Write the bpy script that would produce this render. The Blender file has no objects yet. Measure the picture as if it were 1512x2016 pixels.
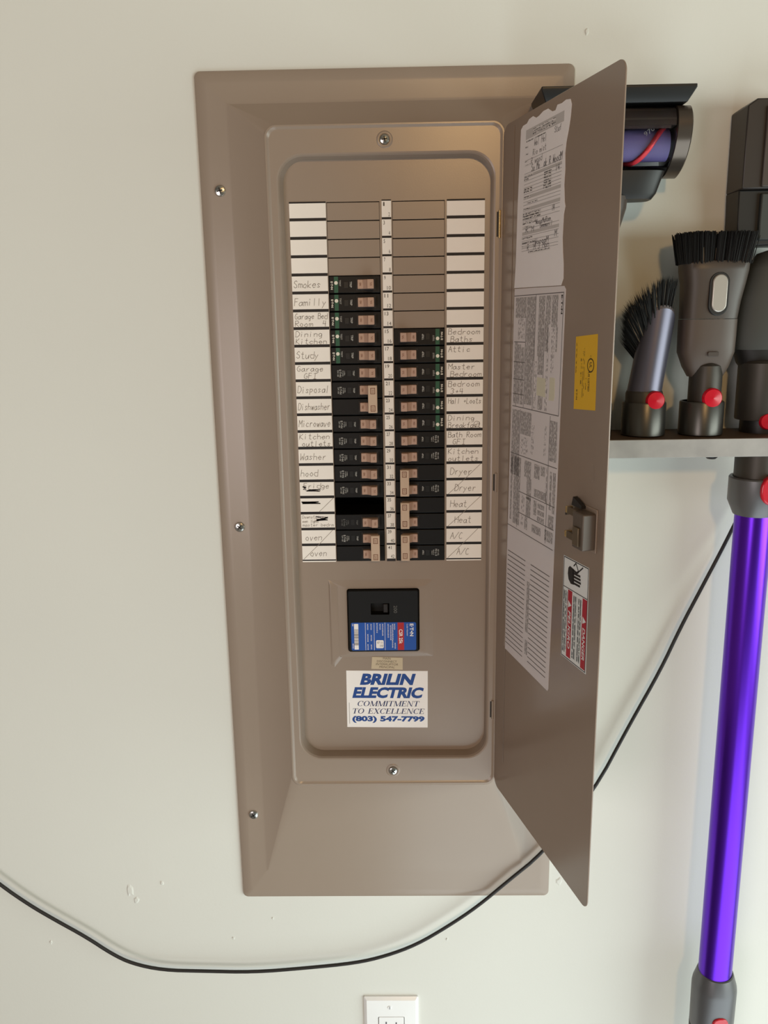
import bpy, bmesh, math, random
from mathutils import Vector, Matrix
from math import sin, cos, pi, radians
random.seed(7)
IN = 0.0254                     # everything below is laid out in inches
scn = bpy.context.scene
col = scn.collection

# ------------------------------------------------------------------ camera
cam_d = bpy.data.cameras.new('camera')
cam = bpy.data.objects.new('camera', cam_d); col.objects.link(cam)
cam.location = (0.1482*IN, -37.3312*IN, -4.9683*IN)
cam.rotation_euler = (radians(77.1345), radians(0.8859), radians(0.8126))
cam_d.sensor_fit = 'VERTICAL'; cam_d.sensor_height = 36.0
cam_d.lens = 36.0*1649.86/2016.0
cam_d.clip_start = 0.01
scn.camera = cam

# ------------------------------------------------------------------ light
scn.view_settings.view_transform = 'Standard'
scn.view_settings.look = 'None'
scn.view_settings.gamma = 1.0
scn.view_settings.use_curve_mapping = False
scn.view_settings.exposure = 0.0
w = bpy.data.worlds.new('world'); scn.world = w; w.use_nodes = True
w.node_tree.nodes['Background'].inputs[0].default_value = (0.90, 0.96, 1.0, 1)
w.node_tree.nodes['Background'].inputs[1].default_value = 0.2

def area(name, loc, target, sx, sy, power, color):
    d = bpy.data.lights.new(name, 'AREA'); d.shape = 'RECTANGLE'
    d.size = sx*IN; d.size_y = sy*IN; d.energy = power; d.color = color
    o = bpy.data.objects.new(name, d); col.objects.link(o)
    o.location = Vector(loc)*IN
    o.rotation_euler = (Vector(target)-Vector(loc)).to_track_quat('-Z', 'Y').to_euler()
    return o
# daylight through the open garage door, low and to the right
area('garage_door_daylight', (137, -115, -30), (0, -115, -30), 170, 62, 140, (0.89, 1.0, 0.94))
# daylight thrown up from the sunlit strip of garage floor
area('sunlit_floor_light', (35, -45, -61), (35, -45, 0), 70, 70, 23, (0.84, 0.96, 1.0))
# added fill light from the left front, no window stands there
area('left_fill_light', (-60, -120, -20), (0, 0, -20), 36, 46, 23.5, (1.0, 0.88, 0.88))
# ceiling lamp of the garage, warm, behind the photographer's right shoulder
area('ceiling_lamp', (14, -120, 32), (2, 0, -10), 8, 8, 17, (1.0, 0.60, 0.25))

# ------------------------------------------------------------------ colours and materials
def lin(r, g, b):
    f = lambda c: (c/12.92 if c <= 0.04045 else ((c+0.055)/1.055)**2.4)
    return (f(r/255), f(g/255), f(b/255), 1)
def mat(name, rgb, rough=0.5, metal=0.0, bump=0.0, bscale=200, vary=0.0, vscale=8, coat=0.0, spec=0.5):
    m = bpy.data.materials.new(name); m.use_nodes = True
    nt = m.node_tree; b = nt.nodes['Principled BSDF']
    b.inputs['Base Color'].default_value = lin(*rgb)
    b.inputs['Roughness'].default_value = rough
    b.inputs['Metallic'].default_value = metal
    b.inputs['Coat Weight'].default_value = coat
    b.inputs['Coat Roughness'].default_value = 0.15
    b.inputs['Specular IOR Level'].default_value = spec
    tc = nt.nodes.new('ShaderNodeTexCoord')
    if bump:
        n = nt.nodes.new('ShaderNodeTexNoise'); n.inputs['Scale'].default_value = bscale
        n.inputs['Detail'].default_value = 3
        nt.links.new(tc.outputs['Object'], n.inputs['Vector'])
        bp = nt.nodes.new('ShaderNodeBump'); bp.inputs['Strength'].default_value = bump
        bp.inputs['Distance'].default_value = 0.001
        nt.links.new(n.outputs['Fac'], bp.inputs['Height']); nt.links.new(bp.outputs['Normal'], b.inputs['Normal'])
    if vary:
        n2 = nt.nodes.new('ShaderNodeTexNoise'); n2.inputs['Scale'].default_value = vscale
        n2.inputs['Detail'].default_value = 4
        nt.links.new(tc.outputs['Object'], n2.inputs['Vector'])
        mx = nt.nodes.new('ShaderNodeMix'); mx.data_type = 'RGBA'
        c = lin(*rgb)
        mx.inputs['A'].default_value = tuple(x*(1-vary) for x in c[:3])+(1,)
        mx.inputs['B'].default_value = tuple(min(1, x*(1+vary)) for x in c[:3])+(1,)
        nt.links.new(n2.outputs['Fac'], mx.inputs['Factor'])
        nt.links.new(mx.outputs['Result'], b.inputs['Base Color'])
    return m
def print_mat(name, paper, ink, pitch, cut, along='v', grain=14.0):
    """rows of fine print: stripes across one axis, broken into word-sized specks by noise (UV in inches)"""
    m = bpy.data.materials.new(name); m.use_nodes = True
    nt = m.node_tree; b = nt.nodes['Principled BSDF']; b.inputs['Roughness'].default_value = 0.6
    uv = nt.nodes.new('ShaderNodeUVMap')
    mp = nt.nodes.new('ShaderNodeMapping')
    mp.inputs['Scale'].default_value = ((1/pitch, grain/3, 1) if along == 'v' else (grain/3, 1/pitch, 1))
    nt.links.new(uv.outputs['UV'], mp.inputs['Vector'])
    n = nt.nodes.new('ShaderNodeTexNoise'); n.inputs['Scale'].default_value = 1.6; n.inputs['Detail'].default_value = 2
    nt.links.new(mp.outputs['Vector'], n.inputs['Vector'])
    sp = nt.nodes.new('ShaderNodeSeparateXYZ'); nt.links.new(mp.outputs['Vector'], sp.inputs['Vector'])
    fr = nt.nodes.new('ShaderNodeMath'); fr.operation = 'FRACT'
    nt.links.new(sp.outputs['X' if along == 'v' else 'Y'], fr.inputs[0])
    gt = nt.nodes.new('ShaderNodeMath'); gt.operation = 'GREATER_THAN'; gt.inputs[1].default_value = 0.4
    nt.links.new(fr.outputs[0], gt.inputs[0])
    g2 = nt.nodes.new('ShaderNodeMath'); g2.operation = 'GREATER_THAN'; g2.inputs[1].default_value = cut
    nt.links.new(n.outputs['Fac'], g2.inputs[0])
    mu = nt.nodes.new('ShaderNodeMath'); mu.operation = 'MULTIPLY'
    nt.links.new(gt.outputs[0], mu.inputs[0]); nt.links.new(g2.outputs[0], mu.inputs[1])
    mx = nt.nodes.new('ShaderNodeMix'); mx.data_type = 'RGBA'
    mx.inputs['A'].default_value = lin(*paper); mx.inputs['B'].default_value = lin(*ink)
    nt.links.new(mu.outputs[0], mx.inputs['Factor']); nt.links.new(mx.outputs['Result'], b.inputs['Base Color'])
    return m

M = {}
M['wall'] = mat('wall_paint', (223, 224, 217), 0.75, bump=0.10, bscale=260, vary=0.025, vscale=5)
M['garage'] = mat('garage_paint', (112, 108, 100), 0.8, vary=0.05, vscale=3)
M['floor'] = mat('concrete', (128, 126, 122), 0.8, bump=0.3, bscale=60, vary=0.15, vscale=3)
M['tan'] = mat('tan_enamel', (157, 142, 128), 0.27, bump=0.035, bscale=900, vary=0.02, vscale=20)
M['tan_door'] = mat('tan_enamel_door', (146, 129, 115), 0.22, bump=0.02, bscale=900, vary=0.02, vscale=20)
M['steel_dark'] = mat('enclosure_steel', (40, 36, 33), 0.7)
M['card'] = mat('card_paper', (253, 248, 240), 0.7, vary=0.02, vscale=60)
M['black'] = mat('black_print', (26, 20, 18), 0.6)
M['pencil'] = mat('pencil', (150, 138, 126), 0.7)
M['pen'] = mat('pen_ink', (52, 46, 50), 0.6)
M['numeral'] = mat('grey_numerals', (92, 84, 76), 0.7)
M['bkr'] = mat('breaker_plastic', (13, 12, 11), 0.45, bump=0.05, bscale=900, spec=0.3)
M['bkr2'] = mat('breaker_button', (26, 26, 25), 0.35)
M['green'] = mat('breaker_green', (32, 88, 62), 0.5)
M['led'] = mat('breaker_white', (236, 232, 218), 0.5)
M['bprint'] = mat('breaker_print', (190, 190, 184), 0.6)
M['bprint_dim'] = mat('breaker_print_dim', (100, 100, 96), 0.6)
M['handle'] = mat('tan_handle', (188, 156, 137), 0.45)
M['tie'] = mat('tan_tie', (205, 180, 156), 0.45)
M['hprint'] = mat('handle_print', (128, 84, 62), 0.6)
M['screw'] = mat('zinc_screw', (205, 205, 200), 0.22, 1.0)
M['screwdark'] = mat('screw_recess', (60, 58, 55), 0.5, 0.8)
M['brass'] = mat('hinge_zinc', (214, 190, 140), 0.25, 1.0)
M['blue'] = mat('label_blue', (20, 84, 178), 0.45)
M['bluetext'] = mat('sticker_blue', (14, 70, 148), 0.5)
M['navy'] = mat('sticker_navy', (46, 56, 104), 0.5)
M['red'] = mat('label_red', (186, 32, 36), 0.45)
M['white'] = mat('sticker_white', (255, 252, 248), 0.45)
M['plaque'] = mat('plaque_beige', (206, 190, 160), 0.5)
M['plaquetext'] = mat('plaque_text', (104, 90, 74), 0.6)
M['paper'] = mat('certificate_paper', (240, 234, 234), 0.7, vary=0.02, vscale=60)
M['diagram'] = mat('diagram_paper', (222, 214, 214), 0.6)
M['ink'] = mat('print_grey', (100, 94, 92), 0.7)
M['inklight'] = mat('print_light_grey', (150, 144, 142), 0.7)
M['fine'] = print_mat('fine_print', (204, 197, 196), (116, 109, 108), 0.085, 0.46)
M['fine2'] = print_mat('fine_print_loose', (222, 214, 214), (130, 123, 122), 0.11, 0.52)
M['fineh'] = print_mat('form_print', (226, 220, 218), (96, 92, 92), 0.09, 0.48, along='u')
M['formgrey'] = mat('form_shade', (196, 190, 188), 0.7)
M['patch'] = mat('patch_cream', (214, 208, 186), 0.6)
M['yellow'] = mat('yellow_sticker', (226, 176, 22), 0.5)
M['yprint'] = mat('yellow_sticker_print', (74, 56, 14), 0.6)
M['yfine'] = print_mat('yellow_fine_print', (226, 176, 22), (120, 92, 16), 0.12, 0.5)
M['dwhite'] = mat('danger_white', (232, 234, 234), 0.5)
M['dfine'] = print_mat('danger_fine_print', (226, 228, 226), (66, 72, 76), 0.13, 0.42)
M['crimson'] = mat('danger_red', (178, 16, 42), 0.5)
M['latch'] = mat('latch_steel', (104, 90, 72), 0.38, 0.6)
M['latchblock'] = mat('latch_block', (86, 74, 64), 0.4)
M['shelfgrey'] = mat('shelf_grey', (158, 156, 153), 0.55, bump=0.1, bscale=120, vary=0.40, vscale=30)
M['shelfshade'] = mat('shelf_shaded_brown', (84, 64, 47), 0.6, bump=0.1, bscale=120, vary=0.15, vscale=20)
M['toolgrey'] = mat('tool_grey', (68, 59, 53), 0.42, bump=0.03, bscale=900)
M['toolgrey2'] = mat('tool_grey_lower', (80, 68, 60), 0.45, bump=0.03, bscale=900)
M['tooldark'] = mat('tool_dark', (21, 19, 18), 0.45)
M['domegrey'] = mat('tool_dome_grey', (56, 58, 55), 0.6)
M['slabbrown'] = mat('tool_slab_brown', (46, 39, 35), 0.4)
M['steelblue'] = mat('tube_blue_grey', (104, 102, 116), 0.38, 0.75)
M['cup'] = mat('cup_satin_grey', (86, 84, 80), 0.34, 0.8)
M['redbtn'] = mat('red_button', (200, 10, 38), 0.25, coat=0.4)
M['bristle'] = mat('black_bristle', (9, 8, 7), 0.6)
M['bristlelight'] = mat('pale_bristle', (128, 112, 92), 0.5)
M['bristlebrown'] = mat('brown_bristle', (70, 50, 24), 0.5)
M['rim'] = mat('brush_rim', (70, 58, 58), 0.5)
M['silver'] = mat('silver_slider', (192, 186, 178), 0.3, 0.6)
M['purple'] = mat('purple_anodised', (104, 46, 206), 0.29, 1.0)
M['collar'] = mat('collar_grey', (104, 104, 106), 0.38, 0.55)
M['collardark'] = mat('collar_dark_grey', (70, 66, 61), 0.45, 0.5)
M['blackgloss'] = mat('black_gloss', (14, 14, 15), 0.38)
M['capgrey'] = mat('end_cap_grey', (100, 90, 82), 0.22, 0.7)
M['barpurple'] = mat('brush_bar_lilac', (136, 126, 186), 0.5, vary=0.15, vscale=60)
M['barred'] = mat('brush_bar_red', (214, 52, 66), 0.5)
M['cable'] = mat('cable_black', (34, 32, 31), 0.5)
M['outlet'] = mat('outlet_white', (246, 247, 247), 0.3)
M['slot'] = mat('outlet_slot', (92, 90, 98), 0.6)
M['chip'] = mat('paint_chip', (206, 202, 190), 0.8)
g = bpy.data.materials.new('clear_plastic'); g.use_nodes = True
gb = g.node_tree.nodes['Principled BSDF']
gb.inputs['Base Color'].default_value = (0.72, 0.72, 0.76, 1); gb.inputs['Roughness'].default_value = 0.05
gb.inputs['Transmission Weight'].default_value = 1.0; gb.inputs['IOR'].default_value = 1.12
M['clear'] = g

# ------------------------------------------------------------------ mesh helpers
def WALLF(a, b, o): return Vector((a, -o, b))            # a = right, b = up, o = out of the wall
HINGE = Vector((4.6, -0.6, 0)); UD = Vector((cos(radians(74.645)), -sin(radians(74.645)), 0))
ND = Vector((UD.y, -UD.x, 0))                            # normal of the door's inner face
def DOORF(a, b, o): return HINGE + UD*a + ND*o + Vector((0, 0, b))

class MB:
    def __init__(s, f=WALLF): s.f = f; s.v = []; s.fc = []; s.mi = []; s.uv = []
    def pt(s, a, b, o): s.v.append(s.f(a, b, o)); s.uv.append((a, b)); return len(s.v)-1
    def w(s, p): s.v.append(Vector(p)); s.uv.append((p[0], p[2])); return len(s.v)-1
    def face(s, idx, m=0): s.fc.append(tuple(idx)); s.mi.append(m)
    def quad(s, a0, a1, b0, b1, o, m=0):
        s.face([s.pt(a0, b0, o), s.pt(a1, b0, o), s.pt(a1, b1, o), s.pt(a0, b1, o)], m); return s
    def box(s, a0, a1, b0, b1, o0, o1, m=0):
        return s.prism([(a0, b0), (a1, b0), (a1, b1), (a0, b1)], o0, o1, m)
    def prism(s, pts, o0, o1, m=0):
        n = len(pts)
        lo = [s.pt(a, b, o0) for a, b in pts]; hi = [s.pt(a, b, o1) for a, b in pts]
        s.face(hi, m); s.face(lo[::-1], m)
        for i in range(n): s.face([lo[i], lo[(i+1) % n], hi[(i+1) % n], hi[i]], m)
        return s
    def flat(s, pts, o, m=0): s.face([s.pt(a, b, o) for a, b in pts], m); return s
    def ribbon(s, pts, wd, o, m=0):
        for (a0, b0), (a1, b1) in zip(pts, pts[1:]):
            dx, dy = a1-a0, b1-b0; L = math.hypot(dx, dy)
            if L < 1e-6: continue
            nx, ny = -dy/L*wd/2, dx/L*wd/2; ex, ey = dx/L*wd*.3, dy/L*wd*.3
            s.flat([(a0-ex+nx, b0-ey+ny), (a0-ex-nx, b0-ey-ny), (a1+ex-nx, b1+ey-ny), (a1+ex+nx, b1+ey+ny)], o, m)
        return s
    def rings(s, rings, close=False, cap0=False, cap1=False, m=0):
        """rings: list of lists of world points (same length), joined by quads"""
        ids = [[s.w(p) for p in r] for r in rings]; n = len(ids[0])
        for A, B in zip(ids, ids[1:]):
            for i in range(n): s.face([A[i], A[(i+1) % n], B[(i+1) % n], B[i]], m)
        if cap0: s.face(ids[0][::-1], m)
        if cap1: s.face(ids[-1], m)
        return s
    def lathe(s, prof, c, seg=32, cap0=True, cap1=True, axis='z', m=0):
        """prof: (radius, height) list; axis z or y"""
        R = []
        for r, h in prof:
            ring = []
            for i in range(seg):
                t = 2*pi*i/seg
                if axis == 'z': ring.append((c[0]+r*cos(t), c[1]+r*sin(t), c[2]+h))
                elif axis == 'x': ring.append((c[0]+h, c[1]+r*cos(t), c[2]+r*sin(t)))
                else: ring.append((c[0]+r*cos(t), c[1]-h, c[2]+r*sin(t)))
            R.append(ring)
        return s.rings(R, cap0=cap0, cap1=cap1, m=m)
    def tube(s, path, r, seg=10, m=0):
        P = [Vector(p) for p in path]; R = []
        for i, p in enumerate(P):
            d = (P[min(i+1, len(P)-1)]-P[max(i-1, 0)]).normalized()
            a = d.cross(Vector((0, 1, 0)));
            if a.length < 1e-3: a = d.cross(Vector((1, 0, 0)))
            a.normalize(); b = d.cross(a)
            R.append([p+(a*cos(2*pi*k/seg)+b*sin(2*pi*k/seg))*r for k in range(seg)])
        return s.rings(R, cap0=True, cap1=True, m=m)
    def build(s, name, mats, parent=None, smooth=0, bevel=0, seg=2, flip=False):
        if not isinstance(mats, (list, tuple)): mats = [mats]
        off = parent_loc(parent)
        me = bpy.data.meshes.new(name)
        me.from_pydata([tuple((v-off)*IN) for v in s.v], [], s.fc)
        for mm in mats: me.materials.append(M[mm] if isinstance(mm, str) else mm)
        uvl = me.uv_layers.new(name='UVMap')
        for l in me.loops: uvl.data[l.index].uv = s.uv[l.vertex_index]
        for p, i in zip(me.polygons, s.mi): p.material_index = i
        bm = bmesh.new(); bm.from_mesh(me)
        bmesh.ops.recalc_face_normals(bm, faces=bm.faces)
        bm.to_mesh(me); bm.free()
        if smooth:
            for p in me.polygons: p.use_smooth = True
            me.set_sharp_from_angle(angle=radians(smooth))
        o = bpy.data.objects.new(name, me); col.objects.link(o)
        if parent is not None: o.parent = parent
        if bevel:
            bv = o.modifiers.new('bevel', 'BEVEL'); bv.width = bevel*IN; bv.segments = seg
            bv.limit_method = 'ANGLE'; bv.angle_limit = radians(40)
            for p in me.polygons: p.use_smooth = True
            me.set_sharp_from_angle(angle=radians(35))
        return o
def parent_loc(p):
    v = Vector((0, 0, 0))
    while p is not None: v += p.location/IN; p = p.parent
    return v
def empty(name, loc=(0, 0, 0)):
    o = bpy.data.objects.new(name, None); col.objects.link(o); o.location = Vector(loc)*IN
    o.empty_display_size = 0.02; return o
def tag(o, label=None, cat=None, group=None, kind=None):
    if label: o['label'] = label
    if cat: o['category'] = cat
    if group: o['group'] = group
    if kind: o['kind'] = kind
    return o
def copy_tree(o, parent=None):
    c = o.copy(); col.objects.link(c); c.parent = parent
    for ch in list(o.children): copy_tree(ch, c)
    return c
def rrect(x0, x1, z0, z1, r, y, n=8):
    """rounded rectangle ring in a vertical plane"""
    pts = []
    for cx, cz, t0 in ((x1-r, z1-r, 0), (x0+r, z1-r, pi/2), (x0+r, z0+r, pi), (x1-r, z0+r, 3*pi/2)):
        for i in range(n+1):
            t = t0+pi/2*i/n; pts.append((cx+r*cos(t), y, cz+r*sin(t)))
    return pts
def rr2(a0, a1, b0, b1, r, n=5):
    return [(x, z) for x, _, z in rrect(a0, a1, b0, b1, r, 0, n)]

# ---- lettering: built-in font outlines, fitted to a box, added to a mesh builder
_tc = {}
def glyphs(txt, bold=0.0):
    k = (txt, bold)
    if k not in _tc:
        c = bpy.data.curves.new('t', 'FONT'); c.body = txt; c.offset = bold; c.resolution_u = 3
        o = bpy.data.objects.new('t', c); col.objects.link(o)
        dg = bpy.context.evaluated_depsgraph_get(); dg.update()
        me = bpy.data.meshes.new_from_object(o.evaluated_get(dg))
        V = [(v.co.x, v.co.y) for v in me.vertices]; F = [tuple(p.vertices) for p in me.polygons]
        bpy.data.objects.remove(o); bpy.data.curves.remove(c); bpy.data.meshes.remove(me)
        _tc[k] = (V, F)
    return _tc[k]
def text(mb, txt, ca, cb, wd, ht, o, rot=0, shear=0.0, bold=0.0, m=0):
    """centre (ca, cb), box wd x ht measured along the line; rot in degrees"""
    V, F = glyphs(txt, bold)
    if not V: return
    V = [(x+y*shear, y) for x, y in V]
    x0 = min(v[0] for v in V); x1 = max(v[0] for v in V); y0 = min(v[1] for v in V); y1 = max(v[1] for v in V)
    c, s_ = cos(radians(rot)), sin(radians(rot))
    ids = []
    for x, y in V:
        a = ((x-x0)/(x1-x0)-.5)*wd; b = ((y-y0)/max(1e-6, y1-y0)-.5)*ht
        ids.append(mb.pt(ca+a*c-b*s_, cb+a*s_+b*c, o))
    for f in F: mb.face([ids[i] for i in f], m)

# ---- single-stroke hand lettering
HW = {'A': '00 39 60;14 54', 'B': '00 09 49 57 45 05;45 63 50 00', 'C': '58 39 17 04 11 30 51', 'D': '00 09 39 66 63 30 00',
 'F': '00 09 59;05 45', 'G': '58 39 17 04 11 30 51 54 34', 'H': '00 09;60 69;05 65', 'I': '10 50;19 59;30 39', 'K': '00 09;59 04 60',
 'L': '09 00 50', 'M': '00 09 34 69 60', 'R': '00 09 49 57 45 05 60', 'S': '58 39 18 06 35 53 51 20 02', 'W': '09 10 35 50 69',
 'a': '54 35 14 02 10 30 52 55 51 60', 'b': '09 00 40 53 45 04', 'c': '54 35 14 02 20 51', 'd': '69 60 20 02 15 55',
 'e': '03 53 45 25 03 20 51', 'f': '59 38 30;05 45', 'g': '54 25 03 20 51 54 5b 2c', 'h': '09 00;04 35 54 50', 'i': '25 20;27 28',
 'k': '09 00;55 02 50', 'l': '29 20', 'm': '05 00;04 25 34 30;34 55 64 60', 'n': '05 00;04 35 54 50', 'o': '35 14 02 20 40 53 35',
 'p': '05 0c;04 35 53 31 01', 'r': '15 10;13 35 55', 's': '54 25 14 32 41 20 01', 't': '29 21 30 50;06 46', 'u': '05 01 20 41 55 50',
 'v': '05 20 55', 'w': '05 10 34 40 65', 'y': '05 22;55 0c', '3': '08 39 57 35 53 30 01', '4': '19 04 54;49 40', '1': '39 30',
 '+': '32 36;14 54', '/': '00 69', '.': '20 21', 'x': '05 50;00 55', 'E': '59 09 00 50;05 45', 'T': '09 69;39 30', 'N': '00 09 60 69'}
def hand(mb, txt, a0, b0, ht, wd, o, thick=0.022, m=0, slant=0.12):
    """a0,b0 = left end of the base line; wd = total width"""
    step = wd/max(1, len(txt)); k = ht/9.0
    for i, ch in enumerate(txt):
        if ch not in HW: continue
        jb = random.uniform(-.03, .03)*ht
        for st in HW[ch].split(';'):
            P = []
            for p in st.split():
                x = int(p[0]); y = {'a': -1, 'b': -2, 'c': -3}.get(p[1])
                if y is None: y = int(p[1])
                x = x/6*step*.80+random.uniform(-.04, .04)*step; y = y*k+jb+random.uniform(-.03, .03)*ht
                P.append((a0+i*step+x+y*slant, b0+y))
            mb.ribbon(P, thick, o, m)
def scribble(mb, a0, a1, b0, b1, n, o, thick, m=0):
    P = [(random.uniform(a0, a1), random.uniform(b0, b1)) for _ in range(n)]
    P = [((a0 if i % 2 else a1)+random.uniform(-.1, .1)*(a1-a0), b0+(b1-b0)*random.random()) for i in range(n)]
    mb.ribbon(P, thick, o, m)

# ================================================================== the setting
WY = 0.15                                                 # face of the wall
mb = MB()
xs = [-110, -6.9, 6.45, 142]; zs = [-62, -31.9, 3.7, 48]
for i in range(3):
    for j in range(3):
        if i == 1 and j == 1: continue
        mb.quad(xs[i], xs[i+1], zs[j], zs[j+1], -WY)
hx0, hx1, hz0, hz1 = -6.9, 6.45, -31.9, 3.7               # sides of the opening cut for the box
c = [(hx0, hz0), (hx1, hz0), (hx1, hz1), (hx0, hz1)]
for i in range(4):
    (a0, b0), (a1, b1) = c[i], c[(i+1) % 4]
    mb.face([mb.pt(a0, b0, -WY), mb.pt(a1, b1, -WY), mb.pt(a1, b1, -.65), mb.pt(a0, b0, -.65)])
mb.quad(-110, 142, -62, 48, -4.6)
wall = tag(mb.build('wall_back', 'wall'), 'off-white painted garage wall around the breaker panel', 'wall', kind='structure')
# small paint chips and nicks in the drywall paint
chips = [(-13.9, -33.3, .45), (-13.6, -33.9, .3), (-12.2, -32.9, .18), (8.0, 6.3, .16), (-18.3, -36.4, .14), (-8.7, -36.2, .12), (8.1, -32.9, .3),
         (7.4, 3.8, .25), (-6.6, -35.0, .1), (2.4, -36.3, .1)]
for (a, b, r) in chips:
    mb = MB(); n = 9
    ring = [(a+r*(.55+.6*random.random())*cos(2*pi*i/n)*.6, b+r*(.55+.6*random.random())*sin(2*pi*i/n)) for i in range(n)]
    inn = [(a+(x-a)*.6, b+(y-b)*.6) for x, y in ring]
    R = [[WALLF(x, y, -WY) for x, y in ring], [WALLF(x, y, -WY+.035) for x, y in inn]]
    mb.rings(R, cap1=True); mb.build('paint_chip', 'wall', wall)
def slab(x0, x1, y0, y1, z0, z1):
    mb = MB(); mb.rings([[(x0, y0, z0), (x1, y0, z0), (x1, y1, z0), (x0, y1, z0)], [(x0, y0, z1), (x1, y0, z1), (x1, y1, z1), (x0, y1, z1)]], cap0=True, cap1=True); return mb
tag(slab(-110, 145, -230, .15, -64, -62).build('floor', 'floor'), 'grey concrete garage floor', 'floor', kind='structure')
tag(slab(-110, 145, -230, .15, 48, 50).build('ceiling', 'garage'), 'plain garage ceiling', 'ceiling', kind='structure')
tag(slab(-112, -110, -230, .15, -62, 48).build('wall_left', 'garage'), 'far side wall of the garage', 'wall', kind='structure')
tag(slab(-112, 145, -232, -230, -62, 48).build('wall_front', 'garage'), 'garage wall opposite the breaker panel', 'wall', kind='structure')
mb = slab(142, 145, -30, .15, -62, 48)                    # wall on the right with the open garage door in it
tag(mb.build('wall_right', 'garage'), 'garage wall beside the open garage door', 'wall', kind='structure')
tag(slab(142, 145, -230, -30, 18, 48).build('trim_1', 'garage'), 'wall above the open garage door', 'wall', kind='structure')

# ================================================================== the breaker panel
panel = tag(empty('breaker_panel', (-.24, .1, -33.6)), 'tan metal breaker panel with its door standing open', 'breaker panel')
FY = -.56                                                 # face of the frame the door closes on
def ins(d, r, y): return rrect(-8.03+d, 7.55-d, -33.65+d, 5.11-d, r, y)
mb = MB()
mb.rings([ins(0, .26, .149), ins(0, .26, .07), ins(.03, .24, .03), ins(.10, .2, .0), ins(.42, .1, -.07), ins(.52, .08, -.08),
          rrect(-6.80, 6.33, -32.12, 3.92, .06, -.08), rrect(-6.68, 6.21, -32.0, 3.80, .06, -.10),
          rrect(-5.20, 4.70, -26.98, 2.92, .50, -.59), rrect(-5.14, 4.64, -26.92, 2.86, .46, -.625), rrect(-5.08, 4.58, -26.86, 2.80, .42, -.625),
          rrect(-5.02, 4.52, -26.80, 2.74, .40, -.58), rrect(-4.98, 4.48, -26.76, 2.70, .38, FY),
          rrect(-4.74, 4.32, -25.60, 1.78, 1.06, FY), rrect(-4.68, 4.26, -25.54, 1.72, 1.02, -.54), rrect(-4.63, 4.21, -25.48, 1.67, .98, -.46),
          rrect(-4.52, 4.16, -25.40, 1.60, .93, .02)])
mb.build('trim_cover', 'tan', panel, smooth=13)
mb = MB()                                                 # steel box inside the wall
mb.rings([rrect(-6.8, 6.35, -31.8, 3.6, .05, .1, 2), rrect(-6.8, 6.35, -31.8, 3.6, .05, 3.8, 2)], cap1=True)
mb.build('enclosure_box', 'steel_dark', panel)
# inner plate with its openings
LX0, LX1, RX0, RX1 = -2.74, -.50, .03, 2.25
RZ = lambda k: -.06-.75*k
mb = MB()
xs = [-4.75, -3.12, LX0, LX1, RX0, 1.72, RX1, 4.35]; zs = [-25.7, -20.54, -16.72, RZ(21), RZ(0), 1.9]
for i in range(len(xs)-1):
    for j in range(len(zs)-1):
        xm, zm = (xs[i]+xs[i+1])/2, (zs[j]+zs[j+1])/2
        if RZ(21) < zm < RZ(0) and (LX0 < xm < LX1 or RX0 < xm < RX1): continue
        if -20.54 < zm < -16.72 and -3.12 < xm < 1.72: continue
        mb.quad(xs[i], xs[i+1], zs[j], zs[j+1], 0)
for x0, x1 in ((LX0, LX1), (RX0, RX1)):
    mb.rings([rrect(x0, x1, RZ(21), RZ(0), .001, 0, 1), rrect(x0, x1, RZ(21), RZ(0), .001, .06, 1)])
mb.rings([rrect(-3.12, 1.72, -20.54, -16.72, .02, 0), rrect(-3.08, 1.68, -20.53, -16.76, .04, -.006), rrect(-2.60, 1.40, -20.42, -17.0, .10, -.07), rrect(-2.50, 1.32, -20.40, -17.04, .12, -.08),
          rrect(-2.31, 1.07, -20.25, -17.13, .12, -.08), rrect(-2.31, 1.07, -20.25, -17.13, .12, .1)])
mb.build('dead_front', 'tan', panel, smooth=20)
mb = MB()                                                 # pressed ridge beside the main breaker
mb.rings([[(-3.16, 0, -16.72), (-2.66, 0, -16.86), (-2.66, 0, -20.48), (-2.60, 0, -20.56), (-2.98, 0, -21.06), (-3.16, 0, -20.95)], [(-3.09, -.07, -16.95), (-2.76, -.07, -17.05), (-2.74, -.07, -20.44), (-2.72, -.07, -20.52), (-2.97, -.07, -20.85), (-3.07, -.07, -20.75)]], cap1=True)
mb.build('pressed_ridge', 'tan', panel, bevel=.02)
# blank filler plates in the unused spaces
fp = None
for side, n in ((0, 4), (1, 7)):
    x0, x1 = ((LX0, LX1), (RX0, RX1))[side]
    for k in range(n):
        mb = MB(); mb.prism([(x0+.012, RZ(k+1)+.004), (x1-.012, RZ(k+1)+.004), (x1-.012, RZ(k)-.032), (x0+.012, RZ(k)-.032)], -.03, .012)
        mb.build('filler_plate', 'tan', panel, bevel=.012, seg=1)
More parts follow.
